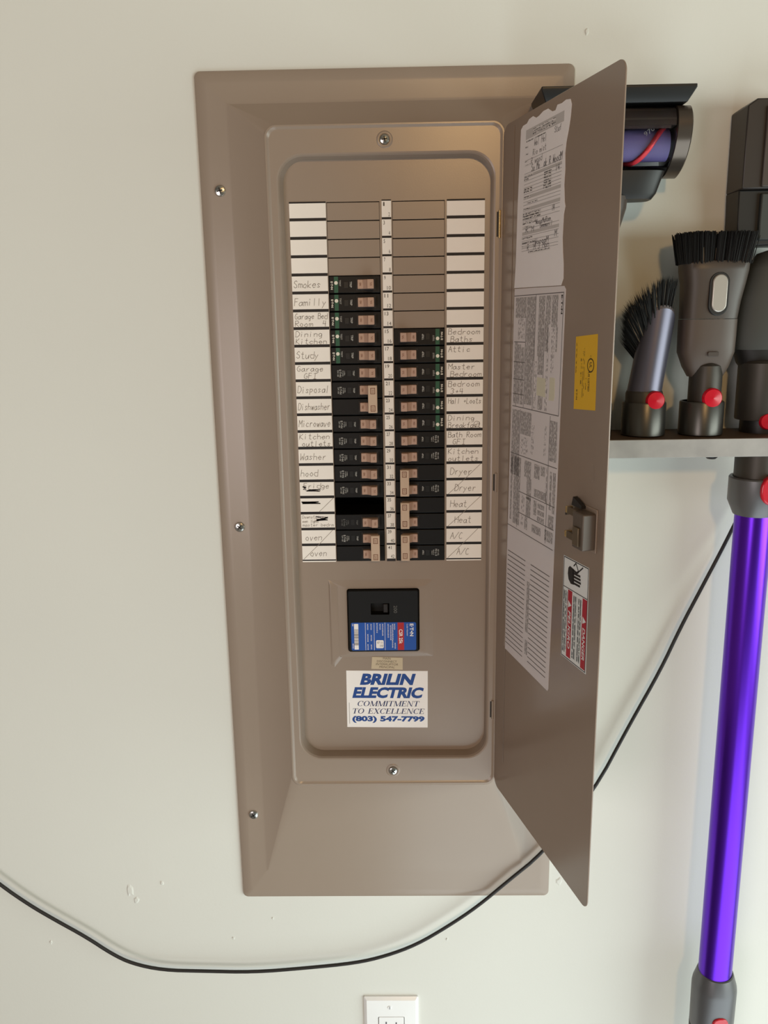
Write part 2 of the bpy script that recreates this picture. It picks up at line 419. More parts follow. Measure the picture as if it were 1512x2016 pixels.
# screws
def screw(parent, x, y, z, r, name='cover_screw', rot=20):
    mb = MB(); mb.lathe([(r, 0), (r, .03), (r*.86, .08), (r*.5, .105), (.001, .112)], (x, y, z), 20, axis='y', cap1=False)
    s_ = mb.build(name, 'screw', parent, smooth=40)
    mb = MB()
    for t in (rot, rot+90):
        c_, s2 = cos(radians(t)), sin(radians(t)); L, W_ = r*.55, r*.11
        P = [(x+c_*a-s2*b, z+s2*a+c_*b) for a, b in ((-L, -W_), (L, -W_), (L, W_), (-L, W_))]
        mb.prism(P, -y+.05, -y+.117)
    mb.build('cross_recess', 'screwdark', s_)
for x, z, t in ((-7.18, .45, 15), (-7.14, -14.1, 50), (-7.24, -28.85, 30)): screw(panel, x, -.08, z, .235, rot=t)
for x, z, t in ((-.24, 2.25, 10), (-.26, -26.2, 40)):
    mb = MB(); mb.lathe([(.34, 0), (.30, .03), (.24, .02)], (x, FY, z), 24, axis='y', cap0=False, cap1=False); mb.build('screw_dimple', 'tan', panel, smooth=60)
    screw(panel, x, FY, z, .21, rot=t)

# circuit directory: two strips of cards
LT = {4: ['Smokes'], 5: ['Familly'], 6: ['Garage Bed', 'Room  4'], 7: ['Dining', 'Kitchen'], 8: ['Study'], 9: ['Garage', '   GFI'],
      10: ['Disposal'], 11: ['Dishwasher'], 12: ['Microwave'], 13: ['Kitchen', ' outlets'], 14: ['Washer'], 15: ['hood'], 16: [' Fridge', ''],
      19: [' oven'], 20: ['   oven']}
RT = {7: ['Bedroom', ' Baths'], 8: ['Attic', ''], 9: ['Master', ' Bedroom'], 10: ['Bedroom', ' 3+4'], 11: ['Hall +Loots', ''], 12: ['Dining', 'Breakfast'],
      13: ['Bath Room', '  GFI'], 14: ['Kitchen', 'outlets'], 15: [' Dryer'], 16: ['   Dryer'], 17: [' Heat'], 18: ['   Heat'], 19: [' A/C'], 20: ['    A/C']}
def directory(x0, x1, T, left):
    mb = MB(); mb.box(x0, x1, -15.83, -.03, 0.0, .015)
    st = tag(mb.build('directory_strip', 'black', panel), 'left-hand strip of handwritten circuit cards' if left else 'right-hand strip of handwritten circuit cards')
    for k in range(21):
        top = -.10 if k == 0 else -.75*k-.062
        bot = -.75*(k+1)+.062 if k < 20 else -15.71
        mb = MB(); mb.box(x0, x1, bot, top, .015, .024); mb.build('label_card', 'card', st)
    mb = MB(); mb.box(x0, x1, -15.83, -15.775, .015, .02); mb.build('label_card', 'card', st)
    mb = MB(); o = .027; W_ = x1-x0
    for k, L in T.items():
        t = -.75*k-.07
        for i, s_ in enumerate(L):
            if not s_: continue
            if len(L) == 1: ht, b = .30, t-.47
            else: ht, b = .235, t-(.28 if i == 0 else .60)
            lead = len(s_)-len(s_.lstrip()); s2 = s_.strip()
            wch = min(.20, (W_-.12-lead*.1)/len(s2))
            hand(mb, s2, x0+.07+lead*.1, b, ht, wch*len(s2), o)
    def slash(k, f0, f1):
        mb.ribbon([(x0+W_*f1, -.75*k-.06), (x0+W_*(f1+f0)/2+.02, -.75*(k+1)), (x0+W_*f0, -.75*(k+2)+.06)], .02, o)
    if left: slash(19, .04, .93); mb.ribbon([(x1-.05, -.75*17-.07), (x0+W_*.55, -.75*18+.06)], .02, o)
    else:
        slash(15, .05, .96); slash(17, .04, .96); slash(19, .04, .90)
        cx, cz = x1-.26, -.75*12-.52
        mb.ribbon([(cx+.13*cos(t*.6), cz+.13*sin(t*.6)) for t in range(11)], .02, o); mb.ribbon([(cx, cz-.07), (cx+.03, cz+.07)], .02, o)
    if left:
        for i, b in enumerate((-.22, -.42, -.60)):
            hand(mb, ['Downstairs', 'oven  lights', 'master bedrm'][i], x0+.06, -.75*18-b*-1-.03, .14, [1.0, .75, 1.45][i], o, .016)
    mb.build('handwriting', 'pencil', st)
    if left:
        mb = MB()
        scribble(mb, x0+.10, x0+.85, -.75*17-.32, -.75*17-.22, 14, o+.001, .035)
        scribble(mb, x0+.72, x0+1.2, -.75*18-.38, -.75*18-.14, 16, o+.001, .03)
        scribble(mb, x0+.14, x0+.28, -.75*16-.42, -.75*16-.22, 9, o+.001, .025)
        scribble(mb, x0+.32, x0+.95, -.75*16-.50, -.75*16-.36, 13, o+.001, .018)
        mb.build('pen_scribble', 'pen', st)
directory(-4.32, -2.77, LT, True)
directory(2.335, 3.94, RT, False)
mb = MB(); mb.box(-.41, -.01, -15.83, -.0, 0, .012)
ns = tag(mb.build('number_strip', 'black', panel), 'narrow white strip numbered 1 to 42 between the breakers')
num = MB()
for k in range(21):
    top = -.05 if k == 0 else -.75*k-.045
    mb = MB(); mb.box(-.41, -.01, -.75*(k+1)+.045 if k < 20 else -15.70, top, .012, .02); mb.build('number_card', 'card', ns)
    a, b = str(2*k+1), str(2*k+2)
    text(num, a, -.41+.045+.05*len(a), top-.13, .06+.10*(len(a)-1), .155, .023, bold=.01)
    text(num, b, -.01-.035-.05*len(b), -.75*(k+1)+.045+.11, .06+.10*(len(b)-1), .155, .023)
num.build('numerals', 'numeral', ns)

# main breaker plaque and contractor sticker
mb = MB(); mb.prism([(-1.24, -21.16), (.26, -21.22), (.265, -20.61), (-1.19, -20.55)], 0, .02)
pq = tag(mb.build('main_disconnect_plaque', 'plaque', panel), 'small beige plaque reading main disconnect')
mb = MB()
for s_, b, wd in (('MAIN', -20.64, .36), ('DISCONNECT', -20.79, .94), ('INTERRUPTOR', -20.935, 1.06), ('PRINCIPAL', -21.08, .74)):
    text(mb, s_, -.49, b, wd, .105, .024, rot=-2, shear=.2 if b < -20.85 else 0)
mb.build('lettering', 'plaquetext', pq)
mb = MB(); mb.prism([(-2.46, -24.18), (1.44, -24.24), (1.455, -21.30), (-2.44, -21.24)], 0, .012)
stk = tag(mb.build('contractor_sticker', 'white', panel), 'white contractor sticker with blue lettering')
mb = MB()
for s_, b, wd, ht, shr in (('BRILIN', -21.71, 2.68, .58, .22), ('ELECTRIC', -22.40, 3.44, .57, .22), ('(803) 547-7799', -23.80, 3.50, .36, 0)):
    mb = MB(); text(mb, s_, -.458, b, wd, ht, .016, rot=-.8, shear=shr, bold=.05); mb.build('lettering', 'bluetext', stk)
# serif italic lines, drawn letter by letter from thick stems, thin arms and serifs
def serif(mb, txt, ca, cb, wd, ht, o, rot=-.8, sh=.24):
    T, H = .15, .055
    W = {'C': .82, 'O': .92, 'M': 1.05, 'I': .36, 'T': .78, 'E': .74, 'N': .90, 'X': .86, 'L': .70, ' ': .5}
    def rect(x0, x1, y0, y1): return [(x0, y0), (x1, y0), (x1, y1), (x0, y1)]
    def stem(x, t=T): return [rect(x, x+t, 0, 1), rect(x-.07, x+t+.07, 0, H), rect(x-.07, x+t+.07, 1-H, 1)]
    def diag(x0, x1, t): return [[(x0, 1), (x0+t, 1), (x1+t, 0), (x1, 0)]]
    def ring(t0, t1, cx, a):
        P = []; n = 18
        for i in range(n):
            u0, u1 = t0+(t1-t0)*i/n, t0+(t1-t0)*(i+1)/n
            P.append([(cx+a*cos(u0), .5+.51*sin(u0)), (cx+a*cos(u1), .5+.51*sin(u1)), (cx+(a-T)*cos(u1), .5+.46*sin(u1)), (cx+(a-T)*cos(u0), .5+.46*sin(u0))])
        return P
    def L(ch):
        if ch == 'O': return ring(0, 2*pi, .43, .41)
        if ch == 'C': return ring(.75, 2*pi-.75, .43, .41)+[rect(.68, .73, .66, .98)]
        if ch == 'I': return stem(.09)
        if ch == 'T': return stem(.30)+[rect(.02, .74, 1-H, 1), rect(.02, .07, .74, 1), rect(.69, .74, .74, 1)]
        if ch == 'E': return stem(.09)+[rect(.1, .66, 0, H), rect(.1, .62, 1-H, 1), rect(.2, .48, .49, .49+H), rect(.61, .66, 0, .26), rect(.57, .62, .76, 1), rect(.45, .49, .38, .64)]
        if ch == 'L': return stem(.09)+[rect(.1, .64, 0, H), rect(.59, .64, 0, .28)]
        if ch == 'N': return stem(.09, .05)+diag(.07, .62, T)+stem(.70, .05)
        if ch == 'M': return stem(.09, .05)+diag(.07, .42, T)+[[(.84, 1), (.90, 1), (.53, 0), (.47, 0)]]+stem(.80, T)
        if ch == 'X': return diag(.06, .58, T+.02)+[[(.68, 1), (.74, 1), (.16, 0), (.10, 0)]]+[rect(.0, .3, 1-H, 1), rect(.56, .82, 1-H, 1), rect(.02, .26, 0, H), rect(.5, .84, 0, H)]
        return []
    tot = sum(W[c] for c in txt); k = wd/(tot+sh*.5); x = 0
    c, s_ = cos(radians(rot)), sin(radians(rot))
    for ch in txt:
        for P in L(ch):
            Q = []
            for px, py in P:
                a = (x+px+py*sh*.8)*k-wd/2; b = (py-.5)*ht
                Q.append((ca+a*c-b*s_, cb+a*s_+b*c))
            mb.flat(Q, o)
        x += W[ch]
for s_, b, wd in (('COMMITMENT', -22.97, 3.02), ('TO EXCELLENCE', -23.36, 3.54)):
    mb = MB(); serif(mb, s_, -.458, b, wd, .27, .016); mb.build('serif_lettering', 'navy', stk)
mb = MB(); mb.quad(-2.345, -2.325, -24.0, -22.9, .015); mb.build('margin_print', 'inklight', stk)

# ---- door
door = empty('panel_door', HINGE); door.parent = panel; door.location = (HINGE-parent_loc(panel))*IN
tag(door, 'open tan steel door with papers stuck on its inner face')
mb = MB(DOORF); out = []
def arc(cx, cz, r, t0): return [(cx+r*cos(radians(t0+9*i)), cz+r*sin(radians(t0+9*i))) for i in range(11)]
out = arc(9.52-.42, 2.64-.42, .42, 0)+arc(.0+.55, 2.64-.55, .55, 90)+arc(.55, -26.88+.55, .55, 180)+arc(9.40-.40, -26.88+.40, .40, 270)
mb.prism(out, -.055, 0)
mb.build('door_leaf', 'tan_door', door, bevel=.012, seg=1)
mb = MB(DOORF)                                            # raised line near the hinge, added for the frame lip's reflection
mb.prism([(1.10, 2.45), (1.17, 2.45), (1.12, -25.2), (1.05, -25.2)], 0, .022); mb.build('lip_reflection_line', 'tan_door', door, bevel=.015, seg=1)
for z0, z1 in ((-1.68, -.58), (-12.5, -11.65), (-23.5, -22.58)):
    mb = MB(); mb.lathe([(.055, z0), (.055, z1)], (4.50, -.60, 0), 10); mb.build('hinge_knuckle', 'brass' if z1 > -1 else 'tan', door, smooth=40)
    mb = MB(); mb.box(4.38, 4.44, z0+.05, z1-.05, .555, .563); mb.build('hinge_slot', 'steel_dark', door)
# certificate with a torn edge
cert = [(1.80, 2.14), (2.0, 2.25), (2.35, 2.26), (2.55, 2.37), (2.9, 2.40), (3.2, 2.28), (3.45, 2.30), (3.8, 2.38), (4.2, 2.37), (4.55, 2.20), (4.8, 2.18), (4.95, 2.33),
        (5.3, 2.30), (5.61, 2.34), (5.95, 2.28), (6.05, 2.10), (6.0, 1.75), (5.93, 1.5), (5.86, 1.3), (5.72, .95), (5.66, .6), (5.70, .1), (5.66, -.4), (5.74, -1.0), (5.80, -1.15), (5.70, -1.4),
        (5.66, -2.2), (5.72, -2.7), (5.80, -3.1), (5.82, -3.6), (5.66, -3.83), (1.43, -3.76), (1.54, -2.8), (1.62, -.5), (1.74, 1.2)]
mb = MB(DOORF); mb.prism(cert, .002, .012)
tag(mb.build('inspection_certificate', 'paper', door), 'torn white inspection certificate taped to the top of the door')
mb = MB(DOORF); o = .016
def cx(f, z): return (2.30+(f*3.22))+(z-2.0)*.045        # the form leans a little with the sheet
def crow(z0, z1, f0, f1, m): mb.flat([(cx(f0, z0), z0), (cx(f1, z0), z0), (cx(f1, z1), z1), (cx(f0, z1), z1)], o if m != 0 else o-.002, m)
crow(1.68, 2.02, 0, 1, 0); crow(1.86, 1.95, .2, .8, 1); crow(1.73, 1.80, .2, .8, 1); crow(1.58, 1.63, .02, .55, 1)
for z, f0, f1 in ((1.38, 0, .08), (1.13, 0, .1), (.88, 0, .09), (.72, 0, .22)): crow(z, z+.05, f0, f1, 1)
for z in (.92, .45, .30, .18, .06, -.06, -.18, -.30, -.58, -.70, -.98, -1.12, -1.26, -1.58, -1.86, -2.02, -2.14, -2.30, -2.40): crow(z, z+.014, 0, 1, 2)
for z0, z1 in ((.30, .40), (-.48, -.36), (-.92, -.80), (-1.80, -1.68)): crow(z0, z1, 0, 1, 0)
for z0, z1, f0, f1 in ((.33, .4, 0, .25), (.2, .27, 0, .12), (-.24, -.06, 0, .24), (.0, .26, .55, .75), (-.33, -.02, .55, .75), (-.46, -.38, 0, .2), (-.66, -.6, .1, .4), (-.9, -.82, 0, .22),
                       (-1.24, -1.0, 0, .5), (-1.40, -1.30, 0, .4), (-1.55, -1.48, 0, .25), (-1.95, -1.88, 0, .3), (-2.12, -2.05, 0, .38), (-2.26, -2.2, 0, .35), (-2.52, -2.44, .2, .8)): crow(z0, z1, f0, f1, 1)
mb.build('certificate_form', ['formgrey', 'fineh', 'inklight'], door)
mb = MB(DOORF); o = .018
for s_, f, z, wd, ht in (('Wel Hel', .25, 1.33, 1.1, .22), ('Staf', .78, 1.45, .55, .2), ('Rio mist', .22, 1.02, 1.2, .2), ('R wood', .18, .72, 1.0, .22), ('So Mo Oak R WoodM', .20, .46, 2.6, .26),
                         ('14', .84, .14, .4, .2), ('7', .82, -.22, .2, .16), ('22', .80, -.68, .25, .2), ('147', .80, -1.18, .35, .2), ('WoooMoRom', .38, -1.50, 1.3, .18), ('RJM', .1, -1.72, .8, .2), ('Seemonil', .5, -1.66, 1.1, .16),
                         ('JM', .84, -2.08, .4, .22), ('WooomM', .38, -2.22, 1.2, .2), ('JR  M 30Mon', .1, -2.40, 2.2, .22)):
    mb = MB(DOORF); hand(mb, s_, cx(f, z), z, ht, wd, o, .024); mb.build('certificate_handwriting', 'inklight' if z > .6 else 'ink', door)
# wiring diagram sheet
def dx(f, z): return (1.47-(-3.8-z)*.029)+f*(4.58)       # left edge drifts with the sheet
diag = [(dx(0, -3.80), -3.80), (dx(.97, -3.86), -3.86), (dx(1.0, -3.98), -3.98), (dx(1.0, -19.5), -19.50), (dx(.985, -19.62), -19.62), (dx(.02, -19.50), -19.50), (dx(0, -19.40), -19.40)]
mb = MB(DOORF); mb.prism(diag, .001, .008)
tag(mb.build('wiring_diagram', 'diagram', door), 'long grey wiring diagram and directory sheet on the door')
mb = MB(DOORF)
def blk(f0, f1, z0, z1, m, o=.010): mb.flat([(dx(f0, z0), z0), (dx(f1, z0), z0), (dx(f1, z1), z1), (dx(f0, z1), z1)], o, m)
for f0, f1, z0, z1, m in ((.04, .27, -4.95, -4.15, 0), (.28, .46, -6.6, -4.15, 0), (.52, .64, -6.4, -4.15, 0), (.66, .75, -5.2, -4.15, 0), (.77, .88, -5.3, -4.15, 0), (.10, .25, -5.8, -4.95, 1),
                          (.28, .44, -8.35, -6.6, 0), (.54, .64, -7.1, -6.4, 0), (.66, .72, -6.2, -5.2, 0), (.78, .84, -7.0, -5.3, 1), (.04, .09, -8.4, -5.9, 0), (.11, .18, -8.4, -6.0, 0), (.19, .25, -8.4, -6.1, 0),
                          (.47, .52, -8.45, -6.6, 1), (.56, .64, -8.45, -7.9, 0), (.70, .74, -8.45, -5.3, 1), (.86, .89, -6.2, -5.3, 0),
                          (.03, .20, -11.4, -8.65, 0), (.22, .45, -9.6, -8.65, 0), (.46, .52, -10.3, -9.1, 1), (.72, .76, -10.2, -9.0, 1), (.82, .96, -10.3, -8.75, 0), (.24, .40, -10.4, -9.7, 1),
                          (.04, .08, -13.4, -10.6, 0), (.11, .26, -13.5, -10.6, 0), (.34, .48, -11.3, -10.62, 0), (.40, .50, -12.2, -11.3, 0), (.55, .66, -11.2, -10.62, 0), (.68, .76, -11.0, -10.62, 0), (.78, .82, -12.0, -10.6, 1),
                          (.86, .90, -12.2, -10.7, 0), (.92, .97, -12.3, -10.7, 0), (.56, .80, -11.95, -11.62, 0), (.30, .36, -12.8, -12.1, 1), (.40, .50, -12.9, -12.1, 0), (.56, .62, -12.7, -12.1, 0), (.64, .78, -12.35, -12.15, 0),
                          (.64, .78, -12.62, -12.42, 0), (.64, .78, -12.88, -12.68, 0), (.86, .96, -12.95, -12.4, 0), (.30, .34, -13.4, -12.95, 1), (.38, .44, -13.5, -12.95, 0), (.54, .72, -13.45, -13.12, 0), (.80, .96, -13.5, -13.05, 0),
                          (.48, .54, -17.9, -15.65, 0), (.48, .54, -18.9, -18.25, 0)):
    mb = MB(DOORF); blk(f0, f1, z0, z1, 0); mb.build('print_block', ('fine', 'fine2')[m], door)
mb = MB(DOORF)
def ln(f0, z0, f1, z1, wd=.03): mb.ribbon([(dx(f0, z0), z0), (dx(f1, z1), z1)], wd, .012)
for f0, z0, f1, z1 in ((0, -4.08, .97, -4.08), (.97, -4.08, .97, -8.5), (.03, -8.52, .97, -8.52), (.02, -10.5, .98, -10.5), (.24, -12.02, .97, -12.02), (.24, -12.92, .97, -12.92), (0, -13.68, .97, -13.72), (.46, -4.1, .46, -8.5),
                       (.03, -5.9, .27, -5.9), (.03, -6.7, .27, -6.7), (.03, -7.4, .27, -7.4), (.03, -8.0, .27, -8.0), (.10, -5.9, .10, -8.5), (.27, -4.9, .27, -8.5), (.65, -5, .65, -8.4), (.21, -8.6, .21, -13.6), (.82, -8.6, .82, -13.6)):
    ln(f0, z0, f1, z1)
for k in range(21):
    z = -14.84-.215*k
    ln(.03, z, .43, z, .034); ln(.55, z, .93, z, .034)
mb.build('diagram_ruling', 'ink', door)
mb = MB(DOORF); text(mb, 'E\u00b7T\u2022N', dx(.945, -4.5), -4.5, .68, .13, .013, rot=-90, bold=.03); mb.build('diagram_brand_mark', 'black', door)
mb = MB(DOORF)
mb.prism([(3.83, -7.2), (4.58, -7.22), (4.60, -7.93), (3.80, -7.9)], .008, .014); mb.prism([(4.95, -7.15), (5.38, -7.15), (5.40, -7.86), (5.32, -8.0), (4.90, -8.02), (4.94, -7.6)], .008, .014)
mb.build('paper_patch', 'patch', door)
# yellow listing sticker
mb = MB(DOORF); mb.prism([(6.95, -8.14), (8.50, -8.05), (8.48, -5.51), (6.94, -5.62)], .001, .008)
tag(mb.build('listing_sticker', 'yellow', door), 'yellow certification sticker near the outer edge of the door')
mb = MB(DOORF); ring = [(8.08+.22*cos(t*pi/12), -6.56+.22*sin(t*pi/12)) for t in range(25)]
mb.ribbon(ring, .045, .011); text(mb, 'UL', 8.08, -6.56, .2, .17, .011, rot=-90, bold=.02); text(mb, 'US LISTED', 7.98, -7.12, .66, .12, .011, rot=-90, bold=.02); text(mb, 'C', 8.07, -6.26, .07, .08, .011, rot=-90)
text(mb, 'E\u00b7T\u2022N', 7.14, -7.62, .36, .09, .011, rot=-90, bold=.03)
mb.build('listing_mark', 'yprint', door)
mb = MB(DOORF); mb.quad(7.52, 7.64, -7.7, -6.0, .010); mb.quad(7.34, 7.46, -7.3, -6.35, .010); mb.quad(7.74, 7.84, -7.4, -7.0, .010); mb.quad(6.98, 7.06, -6.9, -5.8, .010)
mb.build('listing_fine_print', 'yfine', door)
# danger label
mb = MB(DOORF); mb.prism([(6.60, -17.62), (8.60, -17.60), (8.53, -13.60), (6.58, -13.64)], .001, .008)
tag(mb.build('danger_label', 'dwhite', door), 'red and white danger label with a black hand near the bottom of the door')
mb = MB(DOORF)
mb.quad(8.16, 8.50, -17.5, -14.83, .010); mb.quad(7.02, 7.36, -17.5, -14.85, .010); mb.build('danger_band', 'crimson', door)
mb = MB(DOORF); mb.quad(7.42, 7.74, -17.4, -14.95, .010); mb.quad(7.80, 8.12, -17.4, -14.95, .010); mb.quad(6.64, 6.98, -17.4, -14.95, .010); mb.build('danger_fine_print', 'dfine', door)
for s_, a, b, wd, b2 in (('DANGER', 8.33, -16.55, 1.25, -15.65), ('PELIGRO', 7.19, -16.4, 1.5, -15.4)):
    mb = MB(DOORF); text(mb, s_, a, b, wd, .2, .013, rot=-90, shear=.15, bold=.02); mb.build('danger_lettering', 'dwhite', door)
    mb = MB(DOORF); mb.flat([(a-.12, b2+.14), (a-.12, b2-.14), (a+.14, b2)], .013); mb.build('warning_triangle', 'dwhite', door)
mb = MB(DOORF)
mb.ribbon([(6.63, -13.68), (8.50, -13.64), (8.53, -17.55), (6.64, -17.58), (6.63, -13.68)], .035, .011); mb.ribbon([(6.63, -14.82), (8.5, -14.78)], .03, .011)
palm = [(6.98, -14.02), (7.10, -13.92), (7.35, -13.96), (7.45, -14.05), (7.46, -14.55), (7.20, -14.58), (7.02, -14.45), (6.95, -14.25)]
mb.flat(palm, .012)
for i in range(4): mb.ribbon([(7.35, -14.12-.125*i), (7.90+.03*(i % 3), -14.10-.125*i)], .085, .012)
mb.ribbon([(7.35, -14.0), (7.62, -14.05), (7.75, -13.98)], .09, .012)
mb.ribbon([(7.40, -13.84), (7.56, -13.70), (7.78, -13.96), (8.10, -13.72)], .055, .012)
mb.build('hand_symbol', 'black', door)
# scratch arc and latch
mb = MB(DOORF); mb.ribbon([(8.42+.18*cos(t), -10.2+.32*sin(t)) for t in [-1.2+.2*i for i in range(13)]], .04, .003); mb.build('scratch_mark', 'tan', door)
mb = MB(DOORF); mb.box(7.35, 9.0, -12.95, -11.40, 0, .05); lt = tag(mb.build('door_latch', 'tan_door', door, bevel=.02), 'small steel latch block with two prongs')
mb = MB(DOORF); mb.box(8.20, 8.95, -12.85, -11.55, .04, .55); mb.build('latch_block', 'latchblock', door, bevel=.05)
mb = MB(DOORF); mb.box(8.36, 8.78, -12.72, -12.05, .53, .63); mb.build('latch_button', 'latch', door, bevel=.03)
for z in (-11.72, -12.62):
    mb = MB(DOORF); mb.box(7.35, 8.3, z-.13, z+.13, .26, .34); mb.build('latch_prong', 'latch', door, bevel=.02)
    mb = MB(DOORF); mb.box(7.20, 7.36, z-.12, z+.12, .10, .34); mb.build('prong_tip', 'brass', door, bevel=.02)
mb = MB(DOORF); mb.box(7.10, 7.16, -11.95, -11.80, .05, .3); mb.build('latch_tip', 'screw', door)
mb = MB(DOORF); mb.box(7.6, 8.2, -12.45, -11.9, .05, .12); mb.build('latch_slot', 'black', door)
mb = MB(DOORF); mb.prism([(7.55, -11.20), (8.2, -11.42), (8.2, -11.52), (7.45, -11.52)], .05, .22); mb.build('latch_tab', 'black', door)

# ================================================================== breakers
BH = .355
def brk_body(root, z0, z1):
    mb = MB(); mb.box(-1.10, 1.10, z0, z1, -2.2, .06); mb.build('body', 'bkr', root, bevel=.025, seg=2)
def handle_low(root, zc, on=False):
    mb = MB()
    prof = [(.13, 0), (.13, .22), (.36, .20), (.54, .36), (.55, .44), (.83, .42), (.83, 0)]
    R = []
    mbv = []
    for z in (zc-.195, zc+.195): mbv.append([mb.w((x, -.02-o_, z)) for x, o_ in prof])
    n = len(prof)
    for i in range(n): mb.face([mbv[0][i], mbv[0][(i+1) % n], mbv[1][(i+1) % n], mbv[1][i]])
    mb.face(mbv[0][::-1]); mb.face(mbv[1])
    h = mb.build('handle', 'handle', root, bevel=.018, seg=1)
    mb = MB(); text(mb, 'ON', .25, zc, .13, .08, .245, rot=-90, bold=.01); text(mb, '20', .69, zc, .15, .12, .452, rot=-90, bold=.01)
    mb.build('handle_print', 'hprint', h)
def well(root, zc):
    mb = MB(); mb.box(.06, .90, zc-.25, zc+.25, .06, .066); mb.build('handle_well', 'steel_dark', root)
def afci():
    r = empty('arc_fault_breaker'); brk_body(r, -BH, BH); well(r, 0); handle_low(r, 0)
    mb = MB(); mb.box(-.885, -.71, -BH+.02, BH-.02, .06, .068); mb.build('green_band', 'green', r)
    mb = MB(); mb.lathe([(.078, 0), (.078, .02)], (-.80, -.06, .075), 16, axis='y'); mb.build('indicator_dot', 'led', r, smooth=40)
    mb = MB(); text(mb, 'E\u00b7T\u2022N', -.985, -.03, .34, .09, .063, rot=-90, bold=.03); mb.build('brand_mark', 'led', r)
    mb = MB(); text(mb, 'TEST', -.63, .06, .26, .075, .063, rot=-90); text(mb, 'TRIP', -.165, 0, .25, .09, .063, rot=-90, bold=.015); mb.build('print', 'bprint', r)
    mb = MB(); mb.box(-.47, -.27, -.14, .12, .06, .075); mb.build('test_button', 'bkr2', r, bevel=.01, seg=1)
    return r
def std(dim=False):
    r = empty('single_pole_breaker'); brk_body(r, -BH, BH); well(r, 0); handle_low(r, 0); std_print(r, 0, dim); return r
def std_print(r, z, dim):
    mb = MB()
    for x, s_, wd, ht in ((-.82, 'CH 120', .28, .06), (-.72, 'E\u00b7T\u2022N', .32, .09), (-.61, 'TYPE', .26, .045), (-.53, '10k', .20, .04), (-.13, 'TRIP', .22, .075)):
        text(mb, s_, x, z-.02, wd, ht, .063, rot=-90, bold=.012)
    mb.build('print', 'bprint_dim' if dim else 'bprint', r)
    mb = MB(); mb.box(-.42, -.24, z-.14, z+.12, .06, .07); mb.build('test_button', 'bkr2', r, bevel=.01, seg=1)
def dbl(prt=True):
    r = empty('double_pole_breaker')
    for z in (.375, -.375):
        brk_body(r, z-BH, z+BH); well(r, z); handle_low(r, z)
    if prt: std_print(r, .375, False)
    mb = MB(); mb.box(.50, .90, -.60, .60, .38, .62); t = mb.build('handle_tie', 'tie', r, bevel=.025)
    mb = MB()
    for z in (.36, -.40):
        mb.ribbon([(.62, z-.12), (.80, z-.12), (.80, z+.12), (.62, z+.12), (.62, z-.12)], .03, .623); text(mb, '20', .71, z, .17, .1, .623, rot=-90)
    mb.build('tie_print', 'hprint', t)
    return r
def place(proto, used, side, row, h, name_label, group):
    o = proto if not used[0] else copy_tree(proto); used[0] = True
    x = (LX0+LX1)/2 if side == 0 else (RX0+RX1)/2
    z = (RZ(row)+RZ(row+h))/2
    o.location = Vector((x, 0, z))*IN
    if side == 1: o.rotation_euler = (0, pi, 0)
    tag(o, name_label, 'circuit breaker', group)
    return o
A, U = afci(), [False]
for k, s_ in ((4, 'topmost green-banded breaker of the left column, beside the card Smokes'), (5, 'green-banded breaker beside the left card that reads Familly'),
              (6, 'green-banded breaker beside the left card that reads Garage Bed Room 4'), (7, 'green-banded breaker beside the left card that reads Dining Kitchen'),
              (8, 'lowest green-banded breaker of the left column, beside the card Study')):
    place(A, U, 0, k, 1, s_, 'green-banded arc fault breakers')
for k, s_ in ((7, 'topmost green-banded breaker of the right column, beside the card Bedroom Baths'), (8, 'green-banded breaker beside the right card that reads Attic'),
              (9, 'green-banded breaker beside the right card that reads Master Bedroom'), (10, 'green-banded breaker beside the right card that reads Bedroom 3+4'),
              (11, 'green-banded breaker beside the right card that reads Hall'), (12, 'lowest green-banded breaker of the right column, beside the card Dining Breakfast')):
    place(A, U, 1, k, 1, s_, 'green-banded arc fault breakers')
B, U = std(), [False]
for k, s_ in ((9, 'plain black breaker beside the left card that reads Garage GFI'), (12, 'plain black breaker beside the left card that reads Microwave'), (13, 'plain black breaker beside the left card that reads Kitchen outlets'),
              (14, 'plain black breaker beside the card that reads Washer'), (15, 'plain black breaker beside the card that reads hood'), (16, 'plain black breaker beside the card that reads Fridge')):
    place(B, U, 0, k, 1, s_, 'plain single breakers')
for k, s_ in ((13, 'plain black breaker beside the right card that reads Bath Room GFI'), (14, 'plain black breaker beside the right card that reads Kitchen outlets')):
    place(B, U, 1, k, 1, s_, 'plain single breakers')
B2 = std(True); place(B2, [False], 0, 18, 1, 'plain black breaker with faint print just below the empty slot', 'plain single breakers')
D, U = dbl(), [False]
place(D, U, 0, 10, 2, 'double breaker with tan tie beside the cards Disposal and Dishwasher', 'double-pole breakers')
place(D, U, 0, 19, 2, 'double breaker with tan tie beside the two oven cards', 'double-pole breakers')
place(D, U, 1, 15, 2, 'double breaker with tan tie beside the two Dryer cards', 'double-pole breakers')
place(D, U, 1, 19, 2, 'double breaker with tan tie beside the two A/C cards', 'double-pole breakers')
place(dbl(False), [False], 1, 17, 2, 'unprinted double breaker with tan tie beside the two Heat cards', 'double-pole breakers')

